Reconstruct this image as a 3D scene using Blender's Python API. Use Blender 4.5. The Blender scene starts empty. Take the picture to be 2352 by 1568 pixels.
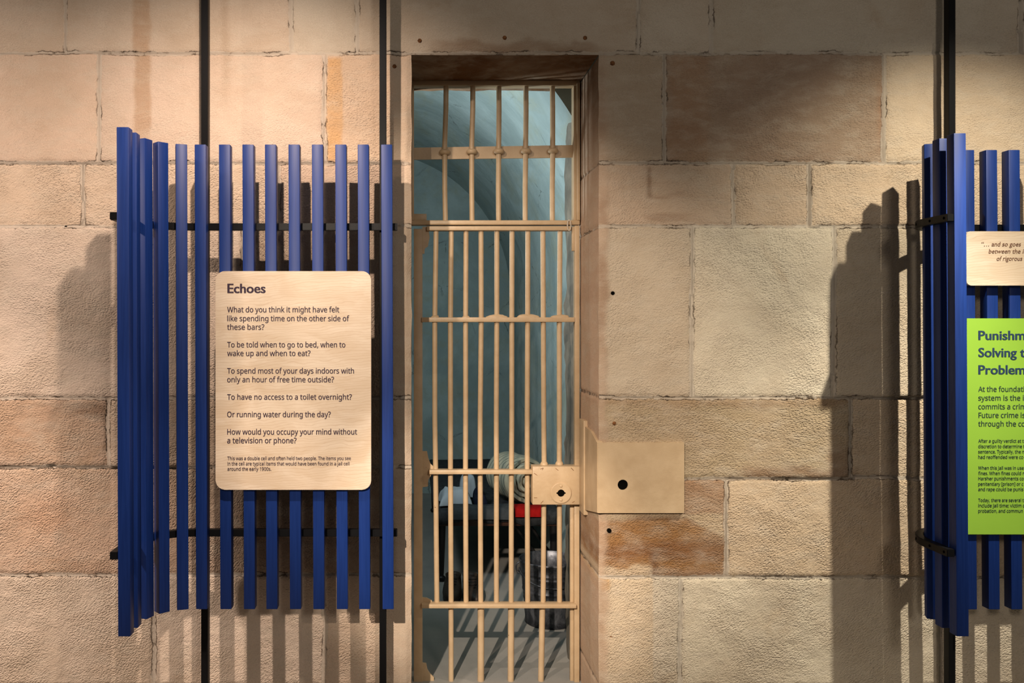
import bpy, bmesh, math, random, os
import numpy as np
from mathutils import Vector, Matrix, Euler

S = bpy.context.scene
COL = S.collection
rng = random.Random(7)

# ------------------------------------------------------------------ camera
F = 2000.0                 # focal length in pixels of the 2352x1568 frame
VX, VY = 945.0, 748.0      # principal point (the photograph is shifted)
CH = 1.46                  # camera height above the floor
DW = 3.23                  # camera to wall face

cam_d = bpy.data.cameras.new('camera')
cam_d.sensor_fit = 'HORIZONTAL'
cam_d.sensor_width = 36.0
cam_d.lens = F / 2352.0 * 36.0
cam_d.shift_x = (1176 - VX) / 2352.0
cam_d.shift_y = -(784 - VY) / 2352.0
cam_d.clip_start = 0.05
cam = bpy.data.objects.new('camera', cam_d)
cam.location = (0, -DW, CH)
cam.rotation_euler = (math.radians(90), 0, 0)
COL.objects.link(cam)
S.camera = cam

# ------------------------------------------------------------------ exposure, world, lamps
S.view_settings.view_transform = 'Standard'
S.view_settings.look = 'None'
S.view_settings.gamma = 1.0
S.view_settings.use_curve_mapping = False
S.view_settings.exposure = 0.0

W = bpy.data.worlds.new('dim_hall')
S.world = W
W.use_nodes = True
bg = W.node_tree.nodes['Background']
bg.inputs[0].default_value = (1.0, 0.91, 0.82, 1)
bg.inputs[1].default_value = 0.10


def lamp(name, kind, loc, aim, energy, color, size=90, blend=1.0, radius=0.015):
    d = bpy.data.lights.new(name, kind)
    d.energy = energy
    d.color = color
    if kind == 'SPOT':
        d.spot_size = math.radians(size)
        d.spot_blend = blend
        d.shadow_soft_size = radius
    elif kind == 'AREA':
        d.shape = 'DISK'
        d.size = radius
    else:
        d.shadow_soft_size = radius
    o = bpy.data.objects.new(name, d)
    o.location = loc
    v = Vector(aim) - Vector(loc)
    o.rotation_euler = v.to_track_quat('-Z', 'Y').to_euler()
    COL.objects.link(o)
    return o


# ceiling track spots, each with an added narrow fill beam from the same point
lamp('track_or_fill_spot', 'SPOT', (-0.48, -1.0, CH + 1.25), (-0.60, 0.0, CH - 0.02), 96, (1.0, 0.80, 0.66), 122, 1.0, 0.016)
lamp('track_or_fill_spot', 'SPOT', (-0.48, -1.0, CH + 1.25), (-0.62, -0.38, 0.0), 310, (1.0, 0.81, 0.68), 36, 1.0, 0.016)  # added fill beam, brightens the lower wall under the left screen
lamp('track_or_fill_spot', 'SPOT', (2.045, -1.0, CH + 1.27), (1.93, 0.0, CH - 0.30), 108, (1.0, 0.90, 0.73), 93, 1.0, 0.014)
lamp('track_or_fill_spot', 'SPOT', (2.045, -1.0, CH + 1.27), (1.62, 0.0, CH - 1.45), 270, (1.0, 0.92, 0.78), 50, 1.0, 0.014)  # added fill beam for the lower right wall
lamp('track_or_fill_spot', 'SPOT', (-0.82, -3.58, CH + 1.12), (0.36, 0.34, CH - 0.35), 390, (1.0, 0.83, 0.67), 32, 0.6, 0.025)
lamp('track_or_fill_spot', 'SPOT', (-0.82, -3.58, CH + 1.12), (0.62, 1.05, 0.0), 600, (1.0, 0.84, 0.70), 17, 0.6, 0.02)  # added second beam, brightens the lit patch on the cell floor
lamp('track_or_fill_spot', 'SPOT', (-2.5, -1.25, CH + 1.25), (-1.75, 0.0, CH - 0.15), 126, (1.0, 0.81, 0.69), 106, 1.0, 0.05)
lamp('track_or_fill_spot', 'SPOT', (-2.5, -1.25, CH + 1.25), (-1.60, 0.0, CH - 1.40), 330, (1.0, 0.81, 0.69), 52, 1.0, 0.05)  # added fill beam for the lower wall at far left
# added soft fill from behind the viewer, to the right, lifting the shadows
lamp('hall_fill', 'AREA', (1.6, -6.0, CH + 1.7), (0.9, 0.0, CH), 48, (1.0, 0.90, 0.80), radius=0.8)
# cool lamp inside the cell, high beside the door, turned to the vault
lamp('cell_lamp', 'AREA', (-0.50, 0.72, CH + 0.38), (0.80, 2.3, CH + 1.05), 28.0, (0.84, 0.95, 1.0), radius=0.35)

# ------------------------------------------------------------------ helpers


def P(px, py, D):
    return Vector(((px - VX) / F * D, D - DW, CH + (VY - py) / F * D))


def lin(r, g, b):
    def f(c):
        c /= 255.0
        return c / 12.92 if c <= 0.04045 else ((c + 0.055) / 1.055) ** 2.4
    return (f(r), f(g), f(b), 1.0)


def tag(o, label=None, cat=None, group=None, kind=None):
    if label: o['label'] = label
    if cat: o['category'] = cat
    if group: o['group'] = group
    if kind: o['kind'] = kind
    return o


def empty(name, loc, label, cat, group=None):
    o = bpy.data.objects.new(name, None)
    o.empty_display_size = 0.05
    o.location = loc
    COL.objects.link(o)
    return tag(o, label, cat, group)


ROUNDED = ('collar', 'weld_lump', 'ear', 'foot', 'leg', 'handle', 'brace', 'lace', 'wire_tie', 'rusty_plug')


def obj(name, me, mat=None, parent=None, smooth=False, angle=28):
    """link a mesh (bmesh or Mesh) given in world coordinates as one object"""
    if isinstance(me, bmesh.types.BMesh):
        bm = me
        me = bpy.data.meshes.new(name)
        bmesh.ops.recalc_face_normals(bm, faces=bm.faces[:])
        bm.to_mesh(me)
        bm.free()
    me.name = name
    if mat is not None and not me.materials:
        me.materials.append(mat)
    if smooth:
        if name in ROUNDED: angle = max(angle, 60)
        me.shade_smooth()
        if angle < 180:
            me.set_sharp_from_angle(angle=math.radians(angle))
    o = bpy.data.objects.new(name, me)
    COL.objects.link(o)
    if parent is not None:
        o.parent = parent
        root = parent
        off = Vector((0, 0, 0))
        while root is not None:
            off += Vector(root.location)
            root = root.parent
        me.transform(Matrix.Translation(-off))
    return o


def origin_to_base(o):
    """give a parentless mesh its origin at the middle of its underside"""
    me = o.data
    co = np.empty(len(me.vertices) * 3, np.float32)
    me.vertices.foreach_get('co', co)
    co = co.reshape(-1, 3)
    c = Vector(((co[:, 0].min() + co[:, 0].max()) / 2, (co[:, 1].min() + co[:, 1].max()) / 2, co[:, 2].min()))
    me.transform(Matrix.Translation(-c))
    o.location = c
    return o


def box(bm, lo, hi, bevel=0.0, seg=2, m=None):
    lo = Vector(lo); hi = Vector(hi)
    r = bmesh.ops.create_cube(bm, size=1.0)
    vs = r['verts']
    for v in vs:
        v.co = Vector(((lo[i] + hi[i]) / 2 + v.co[i] * (hi[i] - lo[i]) for i in range(3)))
    if m is not None:
        bmesh.ops.transform(bm, matrix=m, verts=vs)
    if bevel > 0:
        es = list({e for v in vs for e in v.link_edges})
        bmesh.ops.bevel(bm, geom=es, offset=bevel, segments=seg, affect='EDGES', profile=0.5)
    return bm


def frames(pts):
    t = []
    n = len(pts)
    for i in range(n):
        a = pts[max(i - 1, 0)]; b = pts[min(i + 1, n - 1)]
        t.append((b - a).normalized())
    up = Vector((0, 0, 1)) if abs(t[0].z) < 0.9 else Vector((1, 0, 0))
    u = (up - t[0] * up.dot(t[0])).normalized()
    out = []
    for i in range(n):
        u = (u - t[i] * u.dot(t[i])).normalized()
        out.append((t[i], u, t[i].cross(u)))
    return out


def tube(bm, pts, r, n=12, caps=True):
    pts = [Vector(p) for p in pts]
    rs = r if isinstance(r, (list, tuple)) else [r] * len(pts)
    rings = []
    for p, (t, u, w), rr in zip(pts, frames(pts), rs):
        rings.append([bm.verts.new(p + (u * math.cos(2 * math.pi * k / n) + w * math.sin(2 * math.pi * k / n)) * rr) for k in range(n)])
    for a, b in zip(rings, rings[1:]):
        for k in range(n):
            bm.faces.new((a[k], a[(k + 1) % n], b[(k + 1) % n], b[k]))
    if caps:
        bm.faces.new(rings[0][::-1]); bm.faces.new(rings[-1])
    return bm


def sweep_rect(bm, pts, hw, hh):
    """square bar along a path in the horizontal plane"""
    rings = []
    n = len(pts)
    for i, p in enumerate(pts):
        a = pts[max(i - 1, 0)]; b = pts[min(i + 1, n - 1)]
        t = (b - a).normalized()
        w = Vector((-t.y, t.x, 0))
        rings.append([bm.verts.new(p + w * hw * s + Vector((0, 0, hh * q))) for s, q in ((-1, -1), (1, -1), (1, 1), (-1, 1))])
    for a, b in zip(rings, rings[1:]):
        for k in range(4):
            bm.faces.new((a[k], a[(k + 1) % 4], b[(k + 1) % 4], b[k]))
    bm.faces.new(rings[0][::-1]); bm.faces.new(rings[-1])
    return bm


def lathe(bm, prof, c, n=40, closed=False):
    rings = []
    for r, z in prof:
        rings.append([bm.verts.new((c[0] + r * math.cos(2 * math.pi * k / n), c[1] + r * math.sin(2 * math.pi * k / n), c[2] + z)) for k in range(n)])
    for a, b in zip(rings, rings[1:]):
        for k in range(n):
            bm.faces.new((a[k], a[(k + 1) % n], b[(k + 1) % n], b[k]))
    if closed:
        bm.faces.new(rings[0][::-1]); bm.faces.new(rings[-1])
    return bm


def plate(bm, poly, y0, y1, bevel=0.0):
    """polygon in x/z extruded from y0 to y1"""
    a = [bm.verts.new((x, y0, z)) for x, z in poly]
    b = [bm.verts.new((x, y1, z)) for x, z in poly]
    n = len(poly)
    fs = [bm.faces.new(a), bm.faces.new(b[::-1])]
    for k in range(n):
        fs.append(bm.faces.new((a[k], b[k], b[(k + 1) % n], a[(k + 1) % n])))
    if bevel:
        es = [e for e in bm.edges if all(v in set(a) for v in e.verts)]
        bmesh.ops.bevel(bm, geom=es, offset=bevel, segments=2, affect='EDGES')
    return bm


def rounded(x0, x1, z0, z1, r, n=8):
    out = []
    for cx, cz, a0 in ((x1 - r, z1 - r, 0), (x0 + r, z1 - r, 90), (x0 + r, z0 + r, 180), (x1 - r, z0 + r, 270)):
        for k in range(n + 1):
            a = math.radians(a0 + 90 * k / n)
            out.append((cx + r * math.cos(a), cz + r * math.sin(a)))
    return out


# value noise for numpy arrays
def vnoise(x, y, seed):
    x = np.asarray(x, float); y = np.asarray(y, float)
    xi = np.floor(x).astype(np.int64); yi = np.floor(y).astype(np.int64)
    fx = x - xi; fy = y - yi
    fx = fx * fx * (3 - 2 * fx); fy = fy * fy * (3 - 2 * fy)

    def h(a, b):
        n = (a * 374761393 + b * 668265263 + seed * 974634541) & 0xffffffff
        n = ((n ^ (n >> 13)) * 1274126177) & 0xffffffff
        n = n ^ (n >> 16)
        return (n & 0xffff) / 32767.5 - 1.0
    return (h(xi, yi) * (1 - fx) + h(xi + 1, yi) * fx) * (1 - fy) + (h(xi, yi + 1) * (1 - fx) + h(xi + 1, yi + 1) * fx) * fy


def fbm(x, y, seed, oct=3):
    s = 0; a = 1; t = 0
    for i in range(oct):
        s = s + a * vnoise(x * 2 ** i, y * 2 ** i, seed + i * 17)
        t += a; a *= 0.5
    return s / t


def sstep(a, b, x):
    t = np.clip((x - a) / (b - a), 0, 1)
    return t * t * (3 - 2 * t)


# ------------------------------------------------------------------ materials
class NT:
    def __init__(self, name):
        self.m = bpy.data.materials.new(name)
        self.m.use_nodes = True
        self.t = self.m.node_tree
        self.b = self.t.nodes['Principled BSDF']
        self.out = self.t.nodes['Material Output']

    def n(self, typ, **kw):
        nd = self.t.nodes.new(typ)
        for k, v in kw.items():
            if k in nd.inputs.keys():
                pass
            setattr(nd, k, v)
        return nd

    def l(self, a, b):
        self.t.links.new(a, b)

    def sock(self, v, i):
        if hasattr(v, 'is_output'):
            self.l(v, i)
        else:
            i.default_value = v

    def math(self, op, a, b=None, c=None, clamp=False):
        nd = self.n('ShaderNodeMath', operation=op)
        nd.use_clamp = clamp
        self.sock(a, nd.inputs[0])
        if b is not None: self.sock(b, nd.inputs[1])
        if c is not None: self.sock(c, nd.inputs[2])
        return nd.outputs[0]

    def ramp(self, v, a, b, lo=0.0, hi=1.0, smooth=True):
        nd = self.n('ShaderNodeMapRange')
        nd.interpolation_type = 'SMOOTHSTEP' if smooth else 'LINEAR'
        self.sock(v, nd.inputs[0])
        for k, q in ((1, a), (2, b), (3, lo), (4, hi)): nd.inputs[k].default_value = q
        return nd.outputs[0]

    def mix(self, f, a, b, mode='MIX'):
        nd = self.n('ShaderNodeMix', data_type='RGBA', blend_type=mode)
        self.sock(f, nd.inputs[0]); self.sock(a, nd.inputs[6]); self.sock(b, nd.inputs[7])
        return nd.outputs[2]

    def coord(self):
        return self.n('ShaderNodeTexCoord').outputs['Object']

    def mapping(self, vec, scale=(1, 1, 1), rot=(0, 0, 0), loc=(0, 0, 0)):
        nd = self.n('ShaderNodeMapping')
        self.l(vec, nd.inputs[0])
        nd.inputs['Scale'].default_value = scale
        nd.inputs['Rotation'].default_value = rot
        nd.inputs['Location'].default_value = loc
        return nd.outputs[0]

    def noise(self, vec, scale, detail=4, rough=0.55, dist=0.0):
        nd = self.n('ShaderNodeTexNoise')
        self.l(vec, nd.inputs['Vector'])
        nd.inputs['Scale'].default_value = scale
        nd.inputs['Detail'].default_value = detail
        nd.inputs['Roughness'].default_value = rough
        nd.inputs['Distortion'].default_value = dist
        return nd.outputs[0]

    def voronoi(self, vec, scale, feature='F1', rnd=1.0):
        nd = self.n('ShaderNodeTexVoronoi', feature=feature)
        self.l(vec, nd.inputs['Vector'])
        nd.inputs['Scale'].default_value = scale
        nd.inputs['Randomness'].default_value = rnd
        return nd.outputs[0]

    def bump(self, h, strength, dist, normal=None):
        nd = self.n('ShaderNodeBump')
        self.l(h, nd.inputs['Height'])
        self.sock(strength, nd.inputs['Strength'])
        nd.inputs['Distance'].default_value = dist
        if normal is not None: self.l(normal, nd.inputs['Normal'])
        return nd.outputs[0]

    def set(self, **kw):
        for k, v in kw.items():
            self.sock(v, self.b.inputs[k.replace('_', ' ')])
        return self.m


def plain(name, col, rough=0.5, metal=0.0, bump=0.0, bscale=60, var=0.0, vscale=8, spec=0.5):
    t = NT(name)
    c = t.coord()
    t.set(Roughness=rough, Metallic=metal)
    t.b.inputs['Specular IOR Level'].default_value = spec
    if var > 0:
        f = t.noise(c, vscale, 5)
        dark = tuple(x * (1 - var) for x in col[:3]) + (1,)
        lite = tuple(min(1, x * (1 + var)) for x in col[:3]) + (1,)
        t.set(Base_Color=t.mix(t.ramp(f, 0.3, 0.7), dark, lite))
    else:
        t.set(Base_Color=col)
    if bump > 0:
        t.l(t.bump(t.noise(c, bscale, 4), bump, 0.004), t.b.inputs['Normal'])
    return t.m


def stone_material():
    t = NT('tooled_sandstone')
    at = t.n('ShaderNodeAttribute', attribute_name='stone')        # colour of the block
    aj = t.n('ShaderNodeAttribute', attribute_name='joint')        # x: distance to joint edge, y: tool angle, z: tooling depth
    sep = t.n('ShaderNodeSeparateXYZ')
    t.l(aj.outputs['Vector'], sep.inputs[0])
    jd, ang, pk = sep.outputs
    c = t.coord()
    rot = t.n('ShaderNodeVectorRotate', rotation_type='Y_AXIS')
    t.l(c, rot.inputs['Vector']); t.l(ang, rot.inputs['Angle'])
    rv = rot.outputs[0]
    # ragged joint edge
    jn = t.noise(c, 38, 5, 0.65)
    jd2 = t.math('ADD', jd, t.math('MULTIPLY', t.math('SUBTRACT', jn, 0.5), 0.022))
    mortar = t.ramp(jd2, -0.0015, 0.0015, 1.0, 0.0)
    crack = t.math('MULTIPLY', t.ramp(t.math('ABSOLUTE', jd2), 0.0, 0.0032, 1.0, 0.0),
                   t.ramp(t.noise(c, 9, 3), 0.47, 0.60))
    # tooling: rows of pick marks
    wob = t.n('ShaderNodeVectorMath', operation='ADD')
    nz = t.n('ShaderNodeTexNoise'); t.l(c, nz.inputs['Vector']); nz.inputs['Scale'].default_value = 12
    sc = t.n('ShaderNodeVectorMath', operation='SCALE'); t.l(nz.outputs['Color'], sc.inputs[0]); sc.inputs['Scale'].default_value = 0.018
    t.l(rv, wob.inputs[0]); t.l(sc.outputs[0], wob.inputs[1])
    pv = t.mapping(wob.outputs[0], scale=(1.0, 1.0, 1.75))
    v1 = t.voronoi(pv, 104, 'F1', 0.9)
    v2 = t.voronoi(t.mapping(wob.outputs[0], scale=(1.0, 1.0, 1.35), loc=(.3, .7, .2)), 185, 'F1', 1.0)
    pits = t.math('ADD', t.math('MULTIPLY', t.ramp(v1, 0.0, 0.66, 0.0, 1.0, False), 0.95), t.math('MULTIPLY', t.ramp(v2, 0.0, 0.55, 0.0, 1.0), 0.42))
    fine = t.noise(c, 190, 5, 0.7)
    broad = t.noise(t.mapping(rv, scale=(1, 1, 2.0)), 30, 5, 0.62)
    mask = t.ramp(t.noise(c, 5, 4), 0.32, 0.64, 0.25, 1.0)
    h = t.math('MULTIPLY', t.math('MULTIPLY', pits, pk), mask)
    h = t.math('ADD', h, t.math('MULTIPLY', fine, 0.40))
    h = t.math('ADD', h, t.math('MULTIPLY', broad, 0.62))
    h = t.math('SUBTRACT', h, t.math('MULTIPLY', crack, 1.5))
    mh = t.math('MULTIPLY', t.noise(c, 70, 5, 0.7), 0.75)
    hm = t.n('ShaderNodeMix', data_type='FLOAT')
    t.l(t.math('MULTIPLY', mortar, 0.75), hm.inputs[0]); t.l(h, hm.inputs[2]); t.l(mh, hm.inputs[3])
    t.l(t.bump(hm.outputs[0], 0.9, 0.0037), t.b.inputs['Normal'])
    # colour
    big = t.noise(c, 2.6, 5, 0.6, 0.4)
    mid = t.noise(t.mapping(c, scale=(1, 1, 2.5)), 9, 5, 0.65, 0.3)
    grain = t.noise(c, 420, 3, 0.8)
    col = t.mix(t.ramp(big, 0.35, 0.68, 0.0, 0.45), at.outputs['Color'], (0.40, 0.30, 0.205, 1))
    col = t.mix(t.ramp(mid, 0.40, 0.75, 0.0, 0.35), col, (0.57, 0.50, 0.40, 1))
    col = t.mix(0.5, col, t.mix(t.ramp(grain, 0.25, 0.75), (0.72, 0.71, 0.70, 1), (1.3, 1.3, 1.3, 1)), 'MULTIPLY')
    rust = t.math('MULTIPLY', t.ramp(t.noise(c, 3.3, 4, 0.6, 0.8), 0.62, 0.78), 0.28)
    col = t.mix(rust, col, (0.33, 0.19, 0.085, 1))
    col = t.mix(t.math('MULTIPLY', mortar, 0.62), col, (0.50, 0.44, 0.36, 1))
    col = t.mix(t.math('MULTIPLY', crack, 0.75), col, (0.10, 0.065, 0.04, 1))
    pitc = t.math('MULTIPLY', t.math('MULTIPLY', t.ramp(v1, 0.0, 0.30, 1.0, 0.0), pk), t.math('MULTIPLY', mask, 0.34))
    col = t.mix(pitc, col, (0.16, 0.10, 0.06, 1))
    t.set(Base_Color=col, Roughness=0.92)
    t.b.inputs['Specular IOR Level'].default_value = 0.15
    return t.m


def cream_paint():
    t = NT('cream_gloss_paint')
    c = t.coord()
    n = t.noise(c, 14, 5)
    col = t.mix(t.ramp(n, 0.3, 0.75), lin(184, 159, 125), lin(197, 173, 139))
    chip = t.math('MULTIPLY', t.ramp(t.noise(c, 46, 4, 0.7), 0.70, 0.735), t.ramp(t.noise(c, 5, 2), 0.5, 0.6))
    col = t.mix(chip, col, lin(88, 58, 36))
    t.set(Base_Color=col, Roughness=0.42)
    t.b.inputs['Specular IOR Level'].default_value = 0.4
    h = t.math('ADD', t.noise(c, 55, 5, 0.6), t.math('MULTIPLY', chip, -0.5))
    t.l(t.bump(h, 0.35, 0.0035), t.b.inputs['Normal'])
    return t.m


def blue_paint():
    t = NT('blue_satin_lacquer')
    c = t.coord()
    n = t.noise(t.mapping(c, scale=(30, 30, 1.2)), 5, 4, 0.6)
    col = t.mix(t.ramp(n, 0.3, 0.7), lin(15, 42, 102), lin(21, 49, 113))
    t.set(Base_Color=col, Roughness=0.46)
    t.b.inputs['Specular IOR Level'].default_value = 0.27
    return t.m


def ply_material():
    t = NT('birch_plywood')
    c = t.coord()
    mp = t.mapping(c, scale=(1.0, 1.0, 2.6), rot=(0, 0.18, 0))
    nd = t.n('ShaderNodeTexWave', wave_type='BANDS', bands_direction='Z', wave_profile='SIN')
    t.l(mp, nd.inputs['Vector'])
    nd.inputs['Scale'].default_value = 13
    nd.inputs['Distortion'].default_value = 13.0
    nd.inputs['Detail'].default_value = 2.5
    nd.inputs['Detail Scale'].default_value = 0.6
    nd.inputs['Detail Roughness'].default_value = 0.5
    w = nd.outputs['Fac']
    line = t.ramp(w, 0.84, 1.0, 0.0, 0.30)
    soft = t.noise(mp, 5, 4, 0.55, 1.2)
    fleck = t.noise(t.mapping(c, scale=(14, 14, 90)), 6, 3)
    col = t.mix(t.ramp(soft, 0.3, 0.72), lin(194, 174, 149), lin(208, 192, 171))
    col = t.mix(line, col, lin(164, 134, 104))
    col = t.mix(t.ramp(fleck, 0.5, 0.8, 0.0, 0.25), col, lin(178, 154, 126))
    t.set(Base_Color=col, Roughness=0.42)
    t.b.inputs['Specular IOR Level'].default_value = 0.4
    return t.m


def cell_plaster():
    t = NT('peeling_blue_plaster')
    c = t.coord()
    st = t.noise(t.mapping(c, scale=(1.0, 0.28, 1.0)), 5, 6, 0.65, 0.6)
    pa = t.noise(c, 2.2, 5, 0.6, 0.8)
    col = t.mix(t.ramp(pa, 0.35, 0.7), lin(138, 154, 152), lin(162, 178, 176))
    col = t.mix(t.ramp(st, 0.45, 0.72, 0.0, 0.55), col, lin(146, 150, 128))
    v = t.voronoi(t.mapping(c, scale=(1, 0.7, 1)), 3.1, 'DISTANCE_TO_EDGE')
    vj = t.math('ADD', v, t.math('MULTIPLY', t.math('SUBTRACT', t.noise(c, 10, 5, 0.7), 0.5), 0.16))
    crk = t.math('MULTIPLY', t.ramp(t.math('ABSOLUTE', vj), 0.0, 0.012, 1.0, 0.0), t.ramp(t.noise(c, 3, 2), 0.5, 0.62))
    col = t.mix(t.math('MULTIPLY', crk, 0.6), col, lin(74, 78, 72))
    t.set(Base_Color=col, Roughness=0.8)
    h = t.math('SUBTRACT', t.noise(c, 14, 6, 0.65), t.math('MULTIPLY', crk, 0.5))
    t.l(t.bump(h, 0.4, 0.02), t.b.inputs['Normal'])
    return t.m


def floor_material(name, a, b):
    t = NT(name)
    c = t.coord()
    col = t.mix(t.ramp(t.noise(c, 3, 5), 0.3, 0.7), a, b)
    sp = t.ramp(t.noise(c, 130, 3, 0.7), 0.62, 0.72, 0.0, 0.35)
    col = t.mix(sp, col, (0.05, 0.05, 0.05, 1))
    t.set(Base_Color=col, Roughness=0.75)
    t.l(t.bump(t.noise(c, 120, 4), 0.15, 0.003), t.b.inputs['Normal'])
    return t.m


def ticking_material():
    t = NT('mattress_ticking')
    c = t.coord()
    nd = t.n('ShaderNodeTexWave', wave_type='BANDS', bands_direction='Y')
    t.l(c, nd.inputs['Vector']); nd.inputs['Scale'].default_value = 9; nd.inputs['Distortion'].default_value = 0.4
    col = t.mix(t.ramp(nd.outputs['Fac'], 0.72, 0.9, 0, 0.8), lin(172, 168, 146), lin(104, 106, 98))
    t.set(Base_Color=col, Roughness=0.95)
    t.l(t.bump(t.noise(c, 60, 4), 0.3, 0.006), t.b.inputs['Normal'])
    return t.m


def zinc_material():
    t = NT('worn_galvanised_zinc')
    c = t.coord()
    a = t.ramp(t.noise(c, 13, 6, 0.7, 0.5), 0.35, 0.7)
    col = t.mix(a, lin(54, 57, 63), lin(122, 125, 131))
    t.set(Base_Color=col, Metallic=0.75, Roughness=t.ramp(t.noise(c, 20, 4), 0.3, 0.7, 0.38, 0.62))
    t.l(t.bump(t.noise(c, 30, 4), 0.2, 0.004), t.b.inputs['Normal'])
    return t.m


M_stone = stone_material()
M_cream = cream_paint()
M_blue = blue_paint()
M_ply = ply_material()
M_plaster = cell_plaster()
M_black = plain('black_powder_coat', (0.005, 0.005, 0.0055, 1), 0.40, 0.0, 0.06, 300, spec=0.12)
M_void = plain('dark_hole', (0.004, 0.0035, 0.003, 1), 0.9, spec=0.0)  # near-black: the shade inside holes is put into this colour
M_green = plain('lime_green_board', lin(136, 178, 56), 0.5, var=0.02)
M_ink = plain('dark_violet_print', lin(50, 34, 52), 0.6, spec=.3)
M_inkb = plain('dark_blue_print', lin(26, 52, 78), 0.6)
M_inkg = plain('dark_green_print', lin(38, 62, 50), 0.6)
M_inkbr = plain('brown_print', lin(98, 62, 42), 0.6)
M_floor = floor_material('cell_concrete', lin(138, 138, 134), lin(154, 151, 144))
M_hall = floor_material('hall_concrete', lin(96, 88, 78), lin(112, 104, 92))
M_rust = plain('rusted_iron', lin(122, 78, 40), 0.85, 0.2, 0.6, 200, 0.5, 160)
M_darkwood = plain('dark_stained_wood', lin(62, 36, 24), 0.45, 0.0, 0.2, 40, 0.35, 20)
M_bedblack = plain('black_bed_iron', lin(26, 23, 22), 0.4, 0.3)
M_ticking = ticking_material()
M_blanket = plain('charcoal_wool', lin(52, 54, 56), 0.95, 0, 0.5, 160, 0.25, 40, 0.1)
M_white = plain('white_linen', lin(168, 176, 182), 0.9, 0, 0.35, 40, 0.04, 8, 0.1)
M_navy = plain('navy_cloth', lin(28, 32, 46), 0.95, 0, 0.5, 60, 0.3, 20, 0.1)
M_grey = plain('grey_blanket_cloth', lin(60, 64, 66), 0.95, 0, 0.5, 90, 0.2, 20, 0.1)
M_red = plain('red_wool', lin(150, 20, 18), 0.95, 0, 0.4, 120, 0.15, 30, 0.1)
M_zinc = zinc_material()
M_leather = plain('brown_boot_leather', lin(46, 34, 24), 0.55, 0, 0.5, 60, 0.35, 14)
M_sole = plain('dark_boot_sole', lin(24, 20, 17), 0.8)

# ------------------------------------------------------------------ the stone wall
DX0, DX1 = 0.0, 0.696              # doorway
DZ1 = CH + (VY - 125) / F * DW
SW = F / DW                        # pixels per metre on the wall face


def wx(px): return (px - VX) / SW


def wz(py): return CH + (VY - py) / SW


BLOCKS = []


def soften(c, k=.34, g=1.12):
    l = .3 * c[0] + .55 * c[1] + .15 * c[2]
    return tuple(min(.85, (v + (l - v) * k) * g) for v in c)




def row(y0, y1, *cells):
    for x0, x1, rgb, pk, ang in cells:
        BLOCKS.append((x0, x1, y0, y1, soften(lin(*rgb)[:3]), pk, math.radians(ang)))


TAN = (200, 172, 140); PINK = (204, 172, 142); GREY = (190, 172, 144); BRN = (166, 132, 98); OCH = (176, 142, 100); LITE = (208, 188, 158)
row(-300, 122, (-1500, 150, TAN, .35, 10), (150, 668, (194, 168, 138), .3, 0), (668, 820, GREY, .2, 0), (820, 1467, (186, 164, 134), .3, 20),
    (1467, 1635, GREY, .5, 10), (1635, 2345, (184, 168, 140), .45, 12), (2345, 3300, LITE, .4, 0))
row(122, 374, (-1500, 228, (208, 172, 138), .3, 90), (228, 745, PINK, .4, 25), (745, 1160, (206, 168, 128), .75, 0),
    (1160, 1527, (172, 146, 112), .55, 8), (1527, 2030, (154, 122, 90), .7, 14), (2030, 3300, (204, 176, 134), .6, 12))
row(374, 519, (-1500, 190, (212, 178, 140), 1.0, 28), (190, 640, (208, 176, 140), 1.0, 20), (640, 1160, (206, 170, 138), 1.0, 14),
    (1160, 1685, (192, 160, 124), .6, 32), (1685, 1858, (196, 164, 124), .9, 28), (1858, 3300, (208, 176, 132), .9, 22))
row(519, 913, (-1500, 560, (208, 180, 152), .75, 8), (560, 1160, (176, 148, 120), .9, 70),
    (1160, 1590, (188, 166, 132), .65, 20), (1590, 1915, (204, 188, 154), .75, 30), (1915, 2330, (196, 174, 136), .8, 20), (2330, 3300, LITE, .6, 0))
row(913, 1072, (-1500, 248, (186, 146, 110), .9, 8), (248, 640, (178, 150, 120), .9, 10), (640, 1160, (164, 136, 108), .9, 60))
row(913, 1098, (1160, 1955, (166, 140, 94), 1.0, 6), (1955, 3300, (196, 166, 122), .9, 10))
row(1072, 1320, (-1500, 420, (198, 158, 120), 1.0, 26), (420, 1160, (150, 122, 96), 1.0, 55))
row(1098, 1325, (1160, 1668, (156, 112, 64), .9, 14), (1668, 2330, (198, 166, 120), .95, 28), (2330, 3300, OCH, .8, 8))
row(1320, 1576, (-1500, 352, (212, 184, 152), .9, 28), (352, 745, (206, 180, 152), .6, 40), (745, 1160, (204, 172, 138), .8, 30))
row(1325, 1576, (1160, 1562, (194, 176, 144), .9, 36), (1562, 2160, (206, 188, 152), .8, 32), (2160, 3300, (200, 180, 146), .9, 18))
row(1576, 1830, (-1500, 500, TAN, .8, 20), (500, 1160, PINK, .8, 10), (1160, 1800, GREY, .8, 20), (1800, 3300, LITE, .8, 12))
row(1830, 2100, (-1500, 300, PINK, .8, 20), (300, 1160, TAN, .8, 10), (1160, 1650, LITE, .8, 20), (1650, 3300, GREY, .8, 12))


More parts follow.
